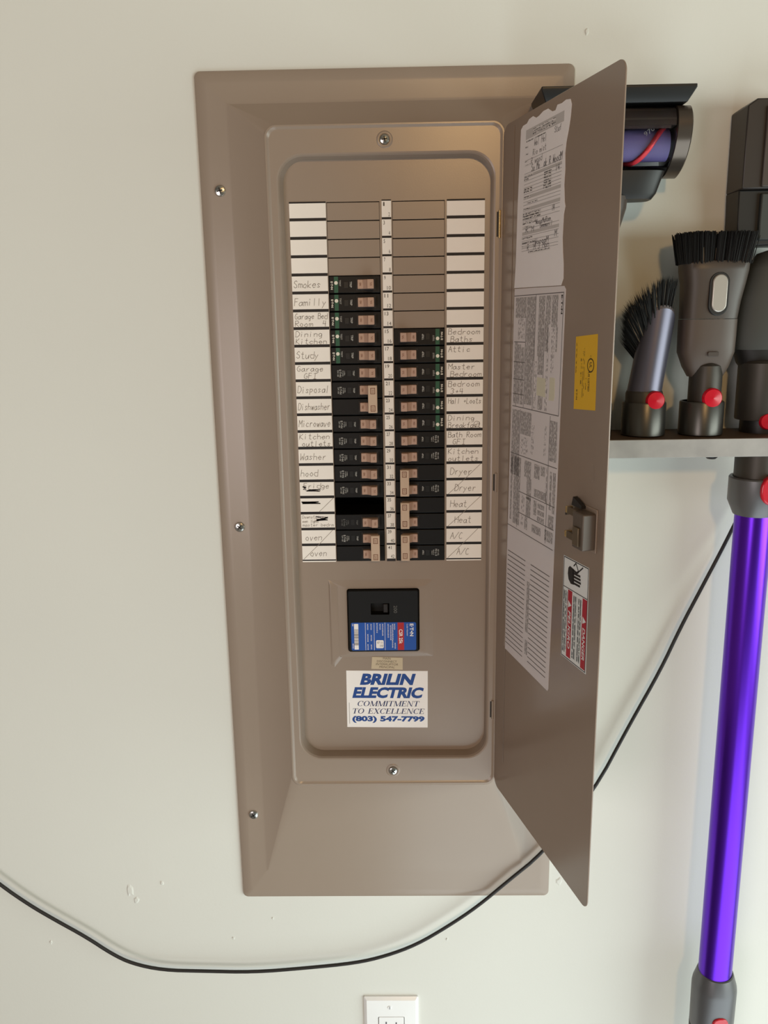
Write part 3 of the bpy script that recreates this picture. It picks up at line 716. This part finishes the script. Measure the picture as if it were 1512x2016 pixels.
# main breaker
mbk = tag(empty('main_breaker', (-.62, 0, -18.69)), 'large black main breaker with a blue label below the columns', 'main breaker')
mb = MB()
xs = [-2.27, -1.20, -.33, 1.03]; zs = [-20.21, -18.36, -17.80, -17.17]
mb.rings([rrect(-2.27, 1.03, -20.21, -17.17, .10, 1.9), rrect(-2.27, 1.03, -20.21, -17.17, .10, -.20), rrect(-2.23, .99, -20.17, -17.21, .08, -.24), rrect(-1.20, -.33, -18.36, -17.80, .03, -.24), rrect(-1.16, -.37, -18.32, -17.84, .03, .15)], cap0=True, cap1=True)
mb.build('body', 'bkr', mbk, smooth=30)
mb = MB(); mb.box(-.62, -.40, -18.30, -17.86, -.1, .16); mb.build('toggle', 'black', mbk, bevel=.03)
mb = MB(); text(mb, '200', -.05, -18.1, .36, .16, .243, rot=-90); mb.build('rating_print', 'bprint_dim', mbk)
mb = MB(); mb.prism(rr2(-2.14, .91, -20.13, -18.74, .08), .24, .25); lb = mb.build('blue_label', 'blue', mbk)
mb = MB(); mb.quad(.04, .34, -20.12, -18.75, .253); mb.build('red_band', 'red', lb)
mb = MB()
text(mb, 'CSR 25k', .19, -19.45, .72, .17, .256, rot=-90, bold=.02); text(mb, 'E\u00b7T\u2022N', .70, -19.12, .62, .17, .256, rot=-90, bold=.03)
text(mb, 'Cutler-Hammer', .50, -19.12, .60, .07, .256, rot=-90)
for a in (-1.47, -1.06, -.55): mb.quad(a-.008, a+.008, -20.12, -18.75, .253)
for a, b, wd in ((-.10, -18.95, .30), (-.19, -19.2, .8), (-.28, -19.25, .75), (-.40, -19.15, .7), (-.08, -19.9, .3), (-.2, -19.8, .4), (-.66, -19.1, .6), (-.78, -18.95, .3), (-.92, -19.0, .5), (-1.2, -18.95, .3), (-1.36, -18.95, .3), (-1.2, -19.5, .3), (-1.36, -19.5, .4), (-1.2, -19.95, .25), (-1.36, -19.95, .3), (-2.06, -18.85, .12), (-2.06, -19.9, .25)):
    text(mb, 'xnoeuaoen'[:max(3, int(wd*11))], a, b, wd, .055, .256, rot=-90)
mb.build('label_lettering', 'white', lb)
mb = MB(); mb.prism(rr2(-2.0, -1.80, -20.08, -18.80, .02), .25, .254); mb.build('barcode_patch', 'white', lb)
mb = MB()
for i in range(26): mb.quad(-2.0, -1.80, -19.86+.031*i, -19.86+.031*i+random.choice((.008, .014, .02)), .257)
mb.build('barcode_bars', 'numeral', lb)
mb = MB(); mb.prism(rr2(-.98, -.62, -20.02, -19.62, .06), .25, .258); mb.build('date_patch', 'white', lb)
mb = MB(); text(mb, '07 11', -.80, -19.74, .25, .1, .261); text(mb, '10', -.72, -19.9, .14, .1, .261); mb.build('date_print', 'numeral', lb)

# ================================================================== shelf with vacuum cleaner tools
sh = tag(empty('tool_shelf', (13, -1.5, -10.6)), 'narrow grey shelf board holding the vacuum tools', 'shelf')
mb = MB(); mb.box(7.6, 22, -10.62, -9.88, -.14, 3.05); mb.build('board', 'shelfshade', sh, bevel=.02)  # browner than the front: shading of the shelf top put into the colour
mb = MB(); mb.box(7.6, 22, -10.64, -9.885, 3.05, 3.12); mb.build('grey_front', 'shelfgrey', sh, bevel=.02)
mb = MB(); mb.lathe([(.001, -.42), (.18, -.40), (.30, -.28), (.34, 0)], (13.77, -1.1, -10.64), 20, cap0=False); tag(mb.build('shelf_bumper', 'blackgloss', smooth=60), 'small round black knob under the grey shelf', 'knob')

def cup_parts(root, x, y, z0=-9.88):
    mb = MB(); mb.lathe([(.80, 0), (.90, .05), (.90, 1.36), (.87, 1.42), (.80, 1.42), (.80, .3)], (x, y, z0), 40, cap1=False); mb.build('connector_cup', 'cup', root, smooth=40)
def button(root, x, y, z, r, ry=0):
    mb = MB(); mb.lathe([(r*1.08, 0), (r*1.08, .06), (r, .09), (r*.94, .16), (.001, .20)], (x, y, z), 28, axis='y', cap1=False)
    mb.build('release_button', 'redbtn', root, smooth=50)
YT = -1.7
# --- soft dusting brush
t = tag(empty('dusting_brush', (10.56, YT, -9.88)), 'slim grey-blue dusting brush with black bristles, nearest the panel door', 'vacuum tool')
cup_parts(t, 10.56, YT)
mb = MB(); mb.lathe([(.76, -9.5), (.76, -8.1), (.72, -8.0)], (10.54, YT, 0), 32); mb.build('collar', 'collardark', t, smooth=40)
R = []; n = 32
for f in (0, .25, .5, .75, 1.0):
    ring = []
    for i in range(n):
        a = 2*pi*i/n; cx_ = 10.52+.40*f; r = .71-.02*f
        ztop = -5.35+.72*(cos(a)*.12-sin(a)*.95)            # slanted mouth, high at the front
        ring.append((cx_+r*cos(a), YT+r*sin(a), -8.15+(ztop+8.15)*f))
    R.append(ring)
mb = MB(); mb.rings(R, cap0=True); mb.build('tube', 'steelblue', t, smooth=50)
rimlo = R[-1]; ctr = Vector((10.92, YT, -5.35)); nrm = Vector((-.22, .52, .82)).normalized()
mb = MB(); up = [tuple(Vector(p)+Vector((-.02, 0, .13))) for p in rimlo]; mb.rings([rimlo, up], cap1=True); mb.build('brush_rim', 'rim', t, smooth=50)
b1, b2 = MB(), MB()
for k in range(5200):
    a = random.uniform(0, 2*pi); q = random.uniform(.70, 1.02)
    i = int(a/(2*pi)*n) % n
    rad = (Vector(rimlo[i])-ctr); rad.z *= .4; rad.normalize()
    base = ctr+(Vector(rimlo[i])-ctr)*q+Vector((0, 0, .06))
    back = max(0, -cos(a))*.9+max(0, sin(a))*.3            # the left and rear tufts splay outwards and reach down the tube
    drop = random.random()*back*1.25
    base += Vector((-.05*drop, .02, -drop))
    d = Vector((-.10, .06, 1.0))+rad*(.34+.28*back)+Vector((random.gauss(0, .05), random.gauss(0, .05), random.gauss(0, .05)))
    d.normalize()
    L = random.uniform(1.0, 1.32)
    if base.y+d.y*L > .05: d.y = (.05-base.y)/L
    if base.x+d.x*L > 11.42: d.x = (11.42-base.x)/L
    if base.x > 11.4: continue
    side = d.cross(Vector((0, 1, 0))).normalized()*.026
    pale = sin(a) < -.25 and random.random() < .05
    tip = base+d*L; mm = (b2 if pale else b1)
    dep = Vector((0, -.022, 0))
    A_ = [mm.w(base-side), mm.w(base+side), mm.w(base+dep)]; T_ = mm.w(tip)
    for u_ in range(3): mm.face([A_[u_], A_[(u_+1) % 3], T_])
tag(b1.build('bristles', 'bristle', t), kind='stuff'); tag(b2.build('pale_bristles', 'bristlelight', t), kind='stuff')
button(t, 10.78, YT-.74, -8.35, .36)
# --- combination tool
t = tag(empty('combination_tool', (12.98, YT, -9.88)), 'broad brown-grey tool with a silver slider and a wide black brush', 'vacuum tool')
cup_parts(t, 12.98, YT)
def sup(cx_, cy_, rx, ry, z, p=3.2, n=40):
    P = []
    for i in range(n):
        a = 2*pi*i/n; c_, s_ = cos(a), sin(a)
        P.append((cx_+rx*math.copysign(abs(c_)**(2/p), c_), cy_+ry*math.copysign(abs(s_)**(2/p), s_), z))
    return P
mb = MB(); mb.rings([sup(13.06, YT, .66, .70, -9.5, 2), sup(13.06, YT, .66, .70, -7.4, 2), sup(13.06, YT, .6, .66, -7.0, 2), sup(13.06, YT+.1, .25, .5, -6.75, 2)], cap0=True, cap1=True); mb.build('neck', 'collardark', t, smooth=40)
mb = MB(); mb.rings([sup(13.05, YT+.1, .70, .42, -7.45), sup(13.02, YT+.05, .92, .52, -7.05), sup(12.98, YT, 1.12, .66, -6.45), sup(12.98, YT, 1.13, .70, -5.8), sup(12.98, YT, 1.13, .72, -5.12)], cap0=True, cap1=True); mb.build('lower_shell', 'toolgrey2', t, smooth=40)
mb = MB(); mb.rings([sup(12.98, YT, 1.12, .71, -5.10), sup(13.02, YT, 1.17, .72, -4.4), sup(13.08, YT, 1.25, .76, -3.72), sup(13.08, YT, 1.34, .80, -3.2), sup(13.08, YT, 1.36, .80, -2.92), sup(13.08, YT, 1.30, .74, -2.84)], cap0=True, cap1=True); mb.build('upper_shell', 'toolgrey', t, smooth=40)
def capsule(a, b0, b1, r): return [(a+r*cos(pi*i/12), b1-r+r*sin(pi*i/12)) for i in range(13)]+[(a-r*cos(pi*i/12), b0+r-r*sin(pi*i/12)) for i in range(13)]
mb = MB(); mb.prism(capsule(13.09, -4.98, -3.27, .40), 2.38, 2.50); mb.build('slider_surround', 'tooldark', t, bevel=.03)
mb = MB(); mb.prism(capsule(13.10, -4.84, -3.37, .30), 2.45, 2.56); mb.build('slider', 'silver', t, bevel=.04)
mb = MB(); mb.prism(rr2(12.84, 13.28, -6.60, -6.42, .05), 2.38, 2.425); mb.build('lock_mark', 'toolgrey', t, bevel=.01)
b1, b2 = MB(), MB()
for k in range(4200):
    a = random.uniform(0, 2*pi); q = random.uniform(.45, 1.0)
    P0 = Vector(sup(13.05, YT, 1.34*q, .76*q, -2.95)[int(a/(2*pi)*40) % 40])+Vector((random.uniform(-.12, .12), random.uniform(-.05, .05), 0))
    d = Vector(((P0.x-13.05)*.14+random.gauss(0, .02), (P0.y-YT)*.18, 1)).normalized()
    L = random.uniform(1.05, 1.26)
    side = Vector((.024, 0, 0)); mm = b2 if random.random() < .025 else b1
    tip = P0+d*(L if mm is b1 else L*.55)
    A_ = [mm.w(P0-side), mm.w(P0+side), mm.w(P0+Vector((0, -.025, 0)))]; T_ = [mm.w(tip-side*.6), mm.w(tip+side*.6), mm.w(tip+Vector((0, -.018, 0)))]
    for u_ in range(3): mm.face([A_[u_], A_[(u_+1) % 3], T_[(u_+1) % 3], T_[u_]])
    mm.face(T_)
tag(b1.build('bristles', 'bristle', t), kind='stuff'); tag(b2.build('pale_bristles', 'bristlelight', t), kind='stuff')
button(t, 13.10, YT-.76, -8.28, .38)
# --- mini motorised head
t = tag(empty('motorised_brush_head', (8.2, YT, -9.88)), 'small motorised brush head with a clear window, above the shelf behind the panel door', 'vacuum tool')
sec = [(-.55, 2.93), (-2.35, 2.95), (-2.75, 2.75), (-2.92, 2.35), (-2.88, 1.8), (-2.6, 1.25), (-2.1, .78), (-1.5, .50), (-.95, .42), (-.55, .75)]
def smooth_sec(S, n=3):
    S = [Vector(p) for p in S]
    for _ in range(n):
        Q = []
        for i in range(len(S)): a_, b_ = S[i], S[(i+1) % len(S)]; Q += [a_*.75+b_*.25, a_*.25+b_*.75]
        S = Q
    return [(p[0], p[1]) for p in S]
SS = smooth_sec(sec, 2)
def ext(S, x0, x1, k0=1.0, k1=1.0):
    cy_, cz_ = -1.75, 1.7
    return [[(x0, cy_+(y-cy_)*k0, cz_+(z-cz_)*k0) for y, z in S], [(x1, cy_+(y-cy_)*k1, cz_+(z-cz_)*k1) for y, z in S]]
mb = MB(); e = ext(SS, 10.96, 11.48); mb.rings([ext(SS, 10.93, 11, .95)[0], ext(SS, 10.96, 11)[0], e[1], ext(SS, 11.53, 11.6, .94)[0]], cap0=True, cap1=True); mb.build('end_cap', 'capgrey', t, smooth=40)
mb = MB(); e = ext(SS, 5.9, 6.35); mb.rings(e, cap0=True, cap1=True); mb.build('end_cap', 'capgrey', t, smooth=40)
up_ = [p for p in SS if p[1] > 2.08]
mb = MB()
Z = [(-.6, 2.1), (-.6, 2.88), (-2.3, 2.90), (-2.68, 2.70), (-2.84, 2.36), (-2.84, 2.12), (-2.7, 2.12)]
mb.rings([[(6.35, y, z) for y, z in Z], [(10.90, y, z) for y, z in Z]], cap0=True, cap1=True); mb.build('upper_housing', 'toolgrey', t, smooth=40)
mb = MB(); Z = [(-.6, .75), (-.95, .46), (-1.5, .54), (-1.95, .74), (-1.9, .82), (-.7, .95)]
mb.rings([[(6.35, y, z) for y, z in Z], [(10.90, y, z) for y, z in Z]], cap0=True, cap1=True); mb.build('lower_housing', 'tooldark', t, smooth=40)
mb = MB(); mb.lathe([(.60, 6.4), (.60, 10.80)], (0, -1.95, 1.56), 32, axis='x'); bar = mb.build('brush_bar', 'barpurple', t, smooth=40)
mb = MB(); P = []
for i in range(60):
    f = i/59; a = pi*.35-f*pi*2.6; x = 10.6-f*3.6
    P.append((x, -1.95+.66*cos(a+pi), 1.56+.66*sin(a)))
mb.tube(P, .10, 6); mb.build('red_bristle_row', 'barred', t, smooth=60)
mb = MB(); text(mb, '970', 9.95, 1.96, .42, .17, 2.56, rot=35); mb.build('bar_print', 'bprint', t)
mb = MB(); mb.box(6.4, 10.7, 2.02, 2.14, 2.70, 2.80); mb.build('window_seal', 'rim', t)
C_ = [p for p in SS]
mb = MB(); e = ext(C_, 6.36, 10.91, .985, .985); e2 = ext(C_, 6.36, 10.91, .955, .955); mb.rings([e[0], e[1], e2[1], e2[0], e[0]]); mb.build('clear_window', 'clear', t, smooth=40)
mb = MB(); mb.rings([[(5.95, -.6, 2.93), (11.28, -.6, 2.93), (11.28, -2.75, 2.93), (5.95, -2.75, 2.93)], [(5.72, -.5, 3.40), (11.55, -.5, 3.40), (11.55, -3.0, 3.40), (5.72, -3.0, 3.40)], [(5.72, -.5, 3.52), (11.55, -.5, 3.52), (11.55, -3.0, 3.52), (5.72, -3.0, 3.52)]], cap0=True, cap1=True); mb.build('sole_plate', 'blackgloss', t, bevel=.03)
mb = MB(); mb.rings([sup(9.0, -1.5, 1.85, .75, .62, 4), sup(8.95, -1.5, 1.62, .70, -.2, 4), sup(8.95, -1.5, 1.45, .6, -.42, 4)], cap0=True, cap1=True); mb.build('pivot_neck', 'tooldark', t, smooth=40)
mb = MB(); mb.rings([sup(8.3, YT, .62, .62, -9.5, 2), sup(8.3, YT, .62, .62, -3.0, 2), sup(8.5, YT, .66, .66, -1.6, 2), sup(8.75, YT, .66, .66, -.75, 2), sup(8.85, YT, .60, .6, -.3, 2)], cap0=True, cap1=True); mb.build('stem', 'toolgrey', t, smooth=40)
cup_parts(t, 8.3, YT)
# --- round grey tool at the frame's edge
t = tag(empty('dome_tool', (15.88, -1.0, -9.88)), 'dark grey round-headed vacuum tool at the right end of the shelf', 'vacuum tool')
DX, DY = 15.88, -1.0
mb = MB(); mb.rings([sup(DX, DY, .25, .3, -2.35, 2.3), sup(DX, DY, .77, .55, -2.52, 2.3), sup(DX, DY, 1.21, .7, -3.10, 2.3), sup(DX, DY, 1.50, .8, -4.28, 2.4), sup(DX, DY, 1.62, .85, -5.4, 2.5), sup(DX, DY, 1.62, .85, -6.13, 2.6), sup(DX, DY, 1.52, .8, -6.39, 2.6)], cap0=True, cap1=True); mb.build('dome', 'domegrey', t, smooth=50)
mb = MB(); mb.rings([sup(DX, DY, 1.48, .78, -6.35, 2.6), sup(DX, DY, 1.28, .75, -6.95, 2.4), sup(DX, DY, .92, .7, -7.4, 2)], cap0=True, cap1=True); mb.build('skirt', 'tooldark', t, smooth=50)
mb = MB(); mb.lathe([(.98, -9.33), (1.0, -9.28), (1.0, -6.95), (.9, -6.85)], (15.68, -1.1, 0), 28); mb.build('tube', 'collardark', t, smooth=40)
mb = MB(); mb.lathe([(.86, -9.88), (.86, -9.28)], (15.78, -1.1, 0), 28); mb.build('connector', 'tooldark', t, smooth=40)
button(t, 15.66, -1.98, -9.33, .33)
# --- flat wall dock above it
t = tag(empty('wall_dock', (15.2, .15, -2.2)), 'tall flat dark brown vacuum dock on the wall at the right edge', 'vacuum dock')
mb = MB(); mb.prism([(14.05, 3.05), (14.42, 3.30), (16.8, 3.30), (16.8, -.05), (14.05, -.05)], -.14, 1.55); mb.build('upper_body', 'slabbrown', t, bevel=.05)
mb = MB(); mb.prism([(14.05, -.05), (16.7, -.05), (16.7, -2.2), (14.12, -2.2)], -.14, 1.25); mb.build('lower_body', 'tooldark', t, bevel=.05)
mb = MB(); mb.prism([(14.78, 3.0), (16.6, 3.0), (16.6, .0), (14.78, .0)], 1.5, 1.66); mb.build('cover_plate', 'toolgrey', t, bevel=.06)
mb = MB(); mb.prism([(14.9, -.2), (16.5, -.2), (16.5, -2.0), (14.9, -2.0)], 1.2, 1.45); mb.build('roller_window', 'domegrey', t, bevel=.06)

# --- purple wand hanging under the shelf
WX, WYY = 15.42, -2.0
t = tag(empty('vacuum_wand', (WX, WYY, -48)), 'long shiny purple vacuum wand hanging below the shelf', 'vacuum wand')
mb = MB(); mb.lathe([(.775, -36.6), (.775, -13.1)], (WX, WYY, 0), 48); mb.build('tube', 'purple', t, smooth=40)
mb = MB(); mb.lathe([(.94, -12.9), (.94, -10.64)], (WX, WYY, 0), 40); mb.build('inner_sleeve', 'collardark', t, smooth=40)
mb = MB(); mb.lathe([(.79, -13.32), (.86, -13.30), (1.12, -12.70), (1.12, -11.72), (1.08, -11.66), (.97, -11.66)], (WX, WYY, 0), 40, cap1=False); mb.build('upper_collar', 'collar', t, smooth=30)
mb = MB(); mb.lathe([(.78, -36.30), (.84, -36.34), (1.02, -36.95), (1.05, -37.2), (1.04, -38.6), (1.03, -39.4)], (WX+.02, WYY, 0), 40, cap0=False); mb.build('lower_collar', 'collar', t, smooth=30)
mb = MB(); mb.lathe([(1.035, -39.4), (.99, -39.42), (.99, -39.46), (1.035, -39.48), (1.02, -42), (.8, -43), (.8, -48)], (WX+.02, WYY, 0), 40); mb.build('lower_sleeve', 'collardark', t, smooth=30)
mb = MB(); mb.prism(capsule(15.68, -12.72, -11.44, .55), 2.9, 3.22); mb.build('release_button', 'redbtn', t, bevel=.08, seg=3)
mb = MB(); mb.prism(capsule(15.45, -39.2, -38.12, .38), 2.85, 3.10); mb.build('release_button', 'redbtn', t, bevel=.06, seg=3)

# ================================================================== cable and outlet
CP = [(-27, -27.2), (-24, -29.4), (-20.5, -32.85), (-19.06, -34.09), (-17.83, -34.97), (-16.34, -35.98), (-15.1, -37.0), (-14.09, -37.59), (-12.51, -38.0), (-10.38, -38.07), (-7.71, -38.14), (-5.03, -37.9), (-2.37, -37.6), (-.77, -37.17), (.81, -36.5),
      (2.39, -35.44), (3.94, -34.25), (5.47, -32.77), (7.18, -31.18), (9.58, -27.8), (11.2, -24.13), (12.5, -21.38), (13.32, -19.22), (14.14, -17.35), (15.04, -15.29), (15.6, -13.9), (16.3, -12.2), (17, -10.7)]
YC = -.42; kk = (37.33+YC)/37.33
P = [Vector((.148+(a-.148)*kk, YC, -4.968+(b+4.968)*kk)) for a, b in CP]
for _ in range(2):                                        # smooth the run
    Q = [P[0]]
    for a_, b_ in zip(P, P[1:]): Q += [a_*.75+b_*.25, a_*.25+b_*.75]
    P = Q+[P[-1]]
mb = MB(); mb.tube(P, .085, 8); tag(mb.build('power_cable', 'cable', smooth=60), 'thin black power cable sagging across the wall below the panel', 'cable')
t = tag(empty('wall_outlet', (-.54, .15, -42)), 'white wall outlet at the bottom edge below the panel', 'outlet')
mb = MB(); mb.rings([rrect(-1.99, .89, -44.4, -39.72, .08, .149), rrect(-1.99, .89, -44.4, -39.72, .08, .06), rrect(-1.84, .74, -44.25, -39.87, .05, -.06), rrect(-1.25, .15, -43.4, -40.86, .08, -.07), rrect(-1.25, .15, -43.4, -40.86, .08, .0)]); mb.build('cover_plate', 'outlet', t, smooth=25)
mb = MB(); mb.prism(rr2(-1.215, .115, -43.37, -40.89, .07), -.02, .075); rc = mb.build('receptacle', 'outlet', t, bevel=.02)
mb = MB()
for z in (-41.36, -42.9): mb.box(-.86, -.79, z-.18, z+.18, .07, .078); mb.box(-.33, -.26, z-.15, z+.15, .07, .078)
mb.build('slots', 'slot', rc)
mb = MB(); mb.lathe([(.12, 0), (.11, .03), (.001, .04)], (-.62, -.06, -40.30), 16, axis='y', cap1=False); sc = mb.build('plate_screw', 'outlet', t, smooth=50)
mb = MB(); mb.box(-.635, -.605, -40.38, -40.22, .095, .103); mb.build('screw_slot', 'slot', sc)
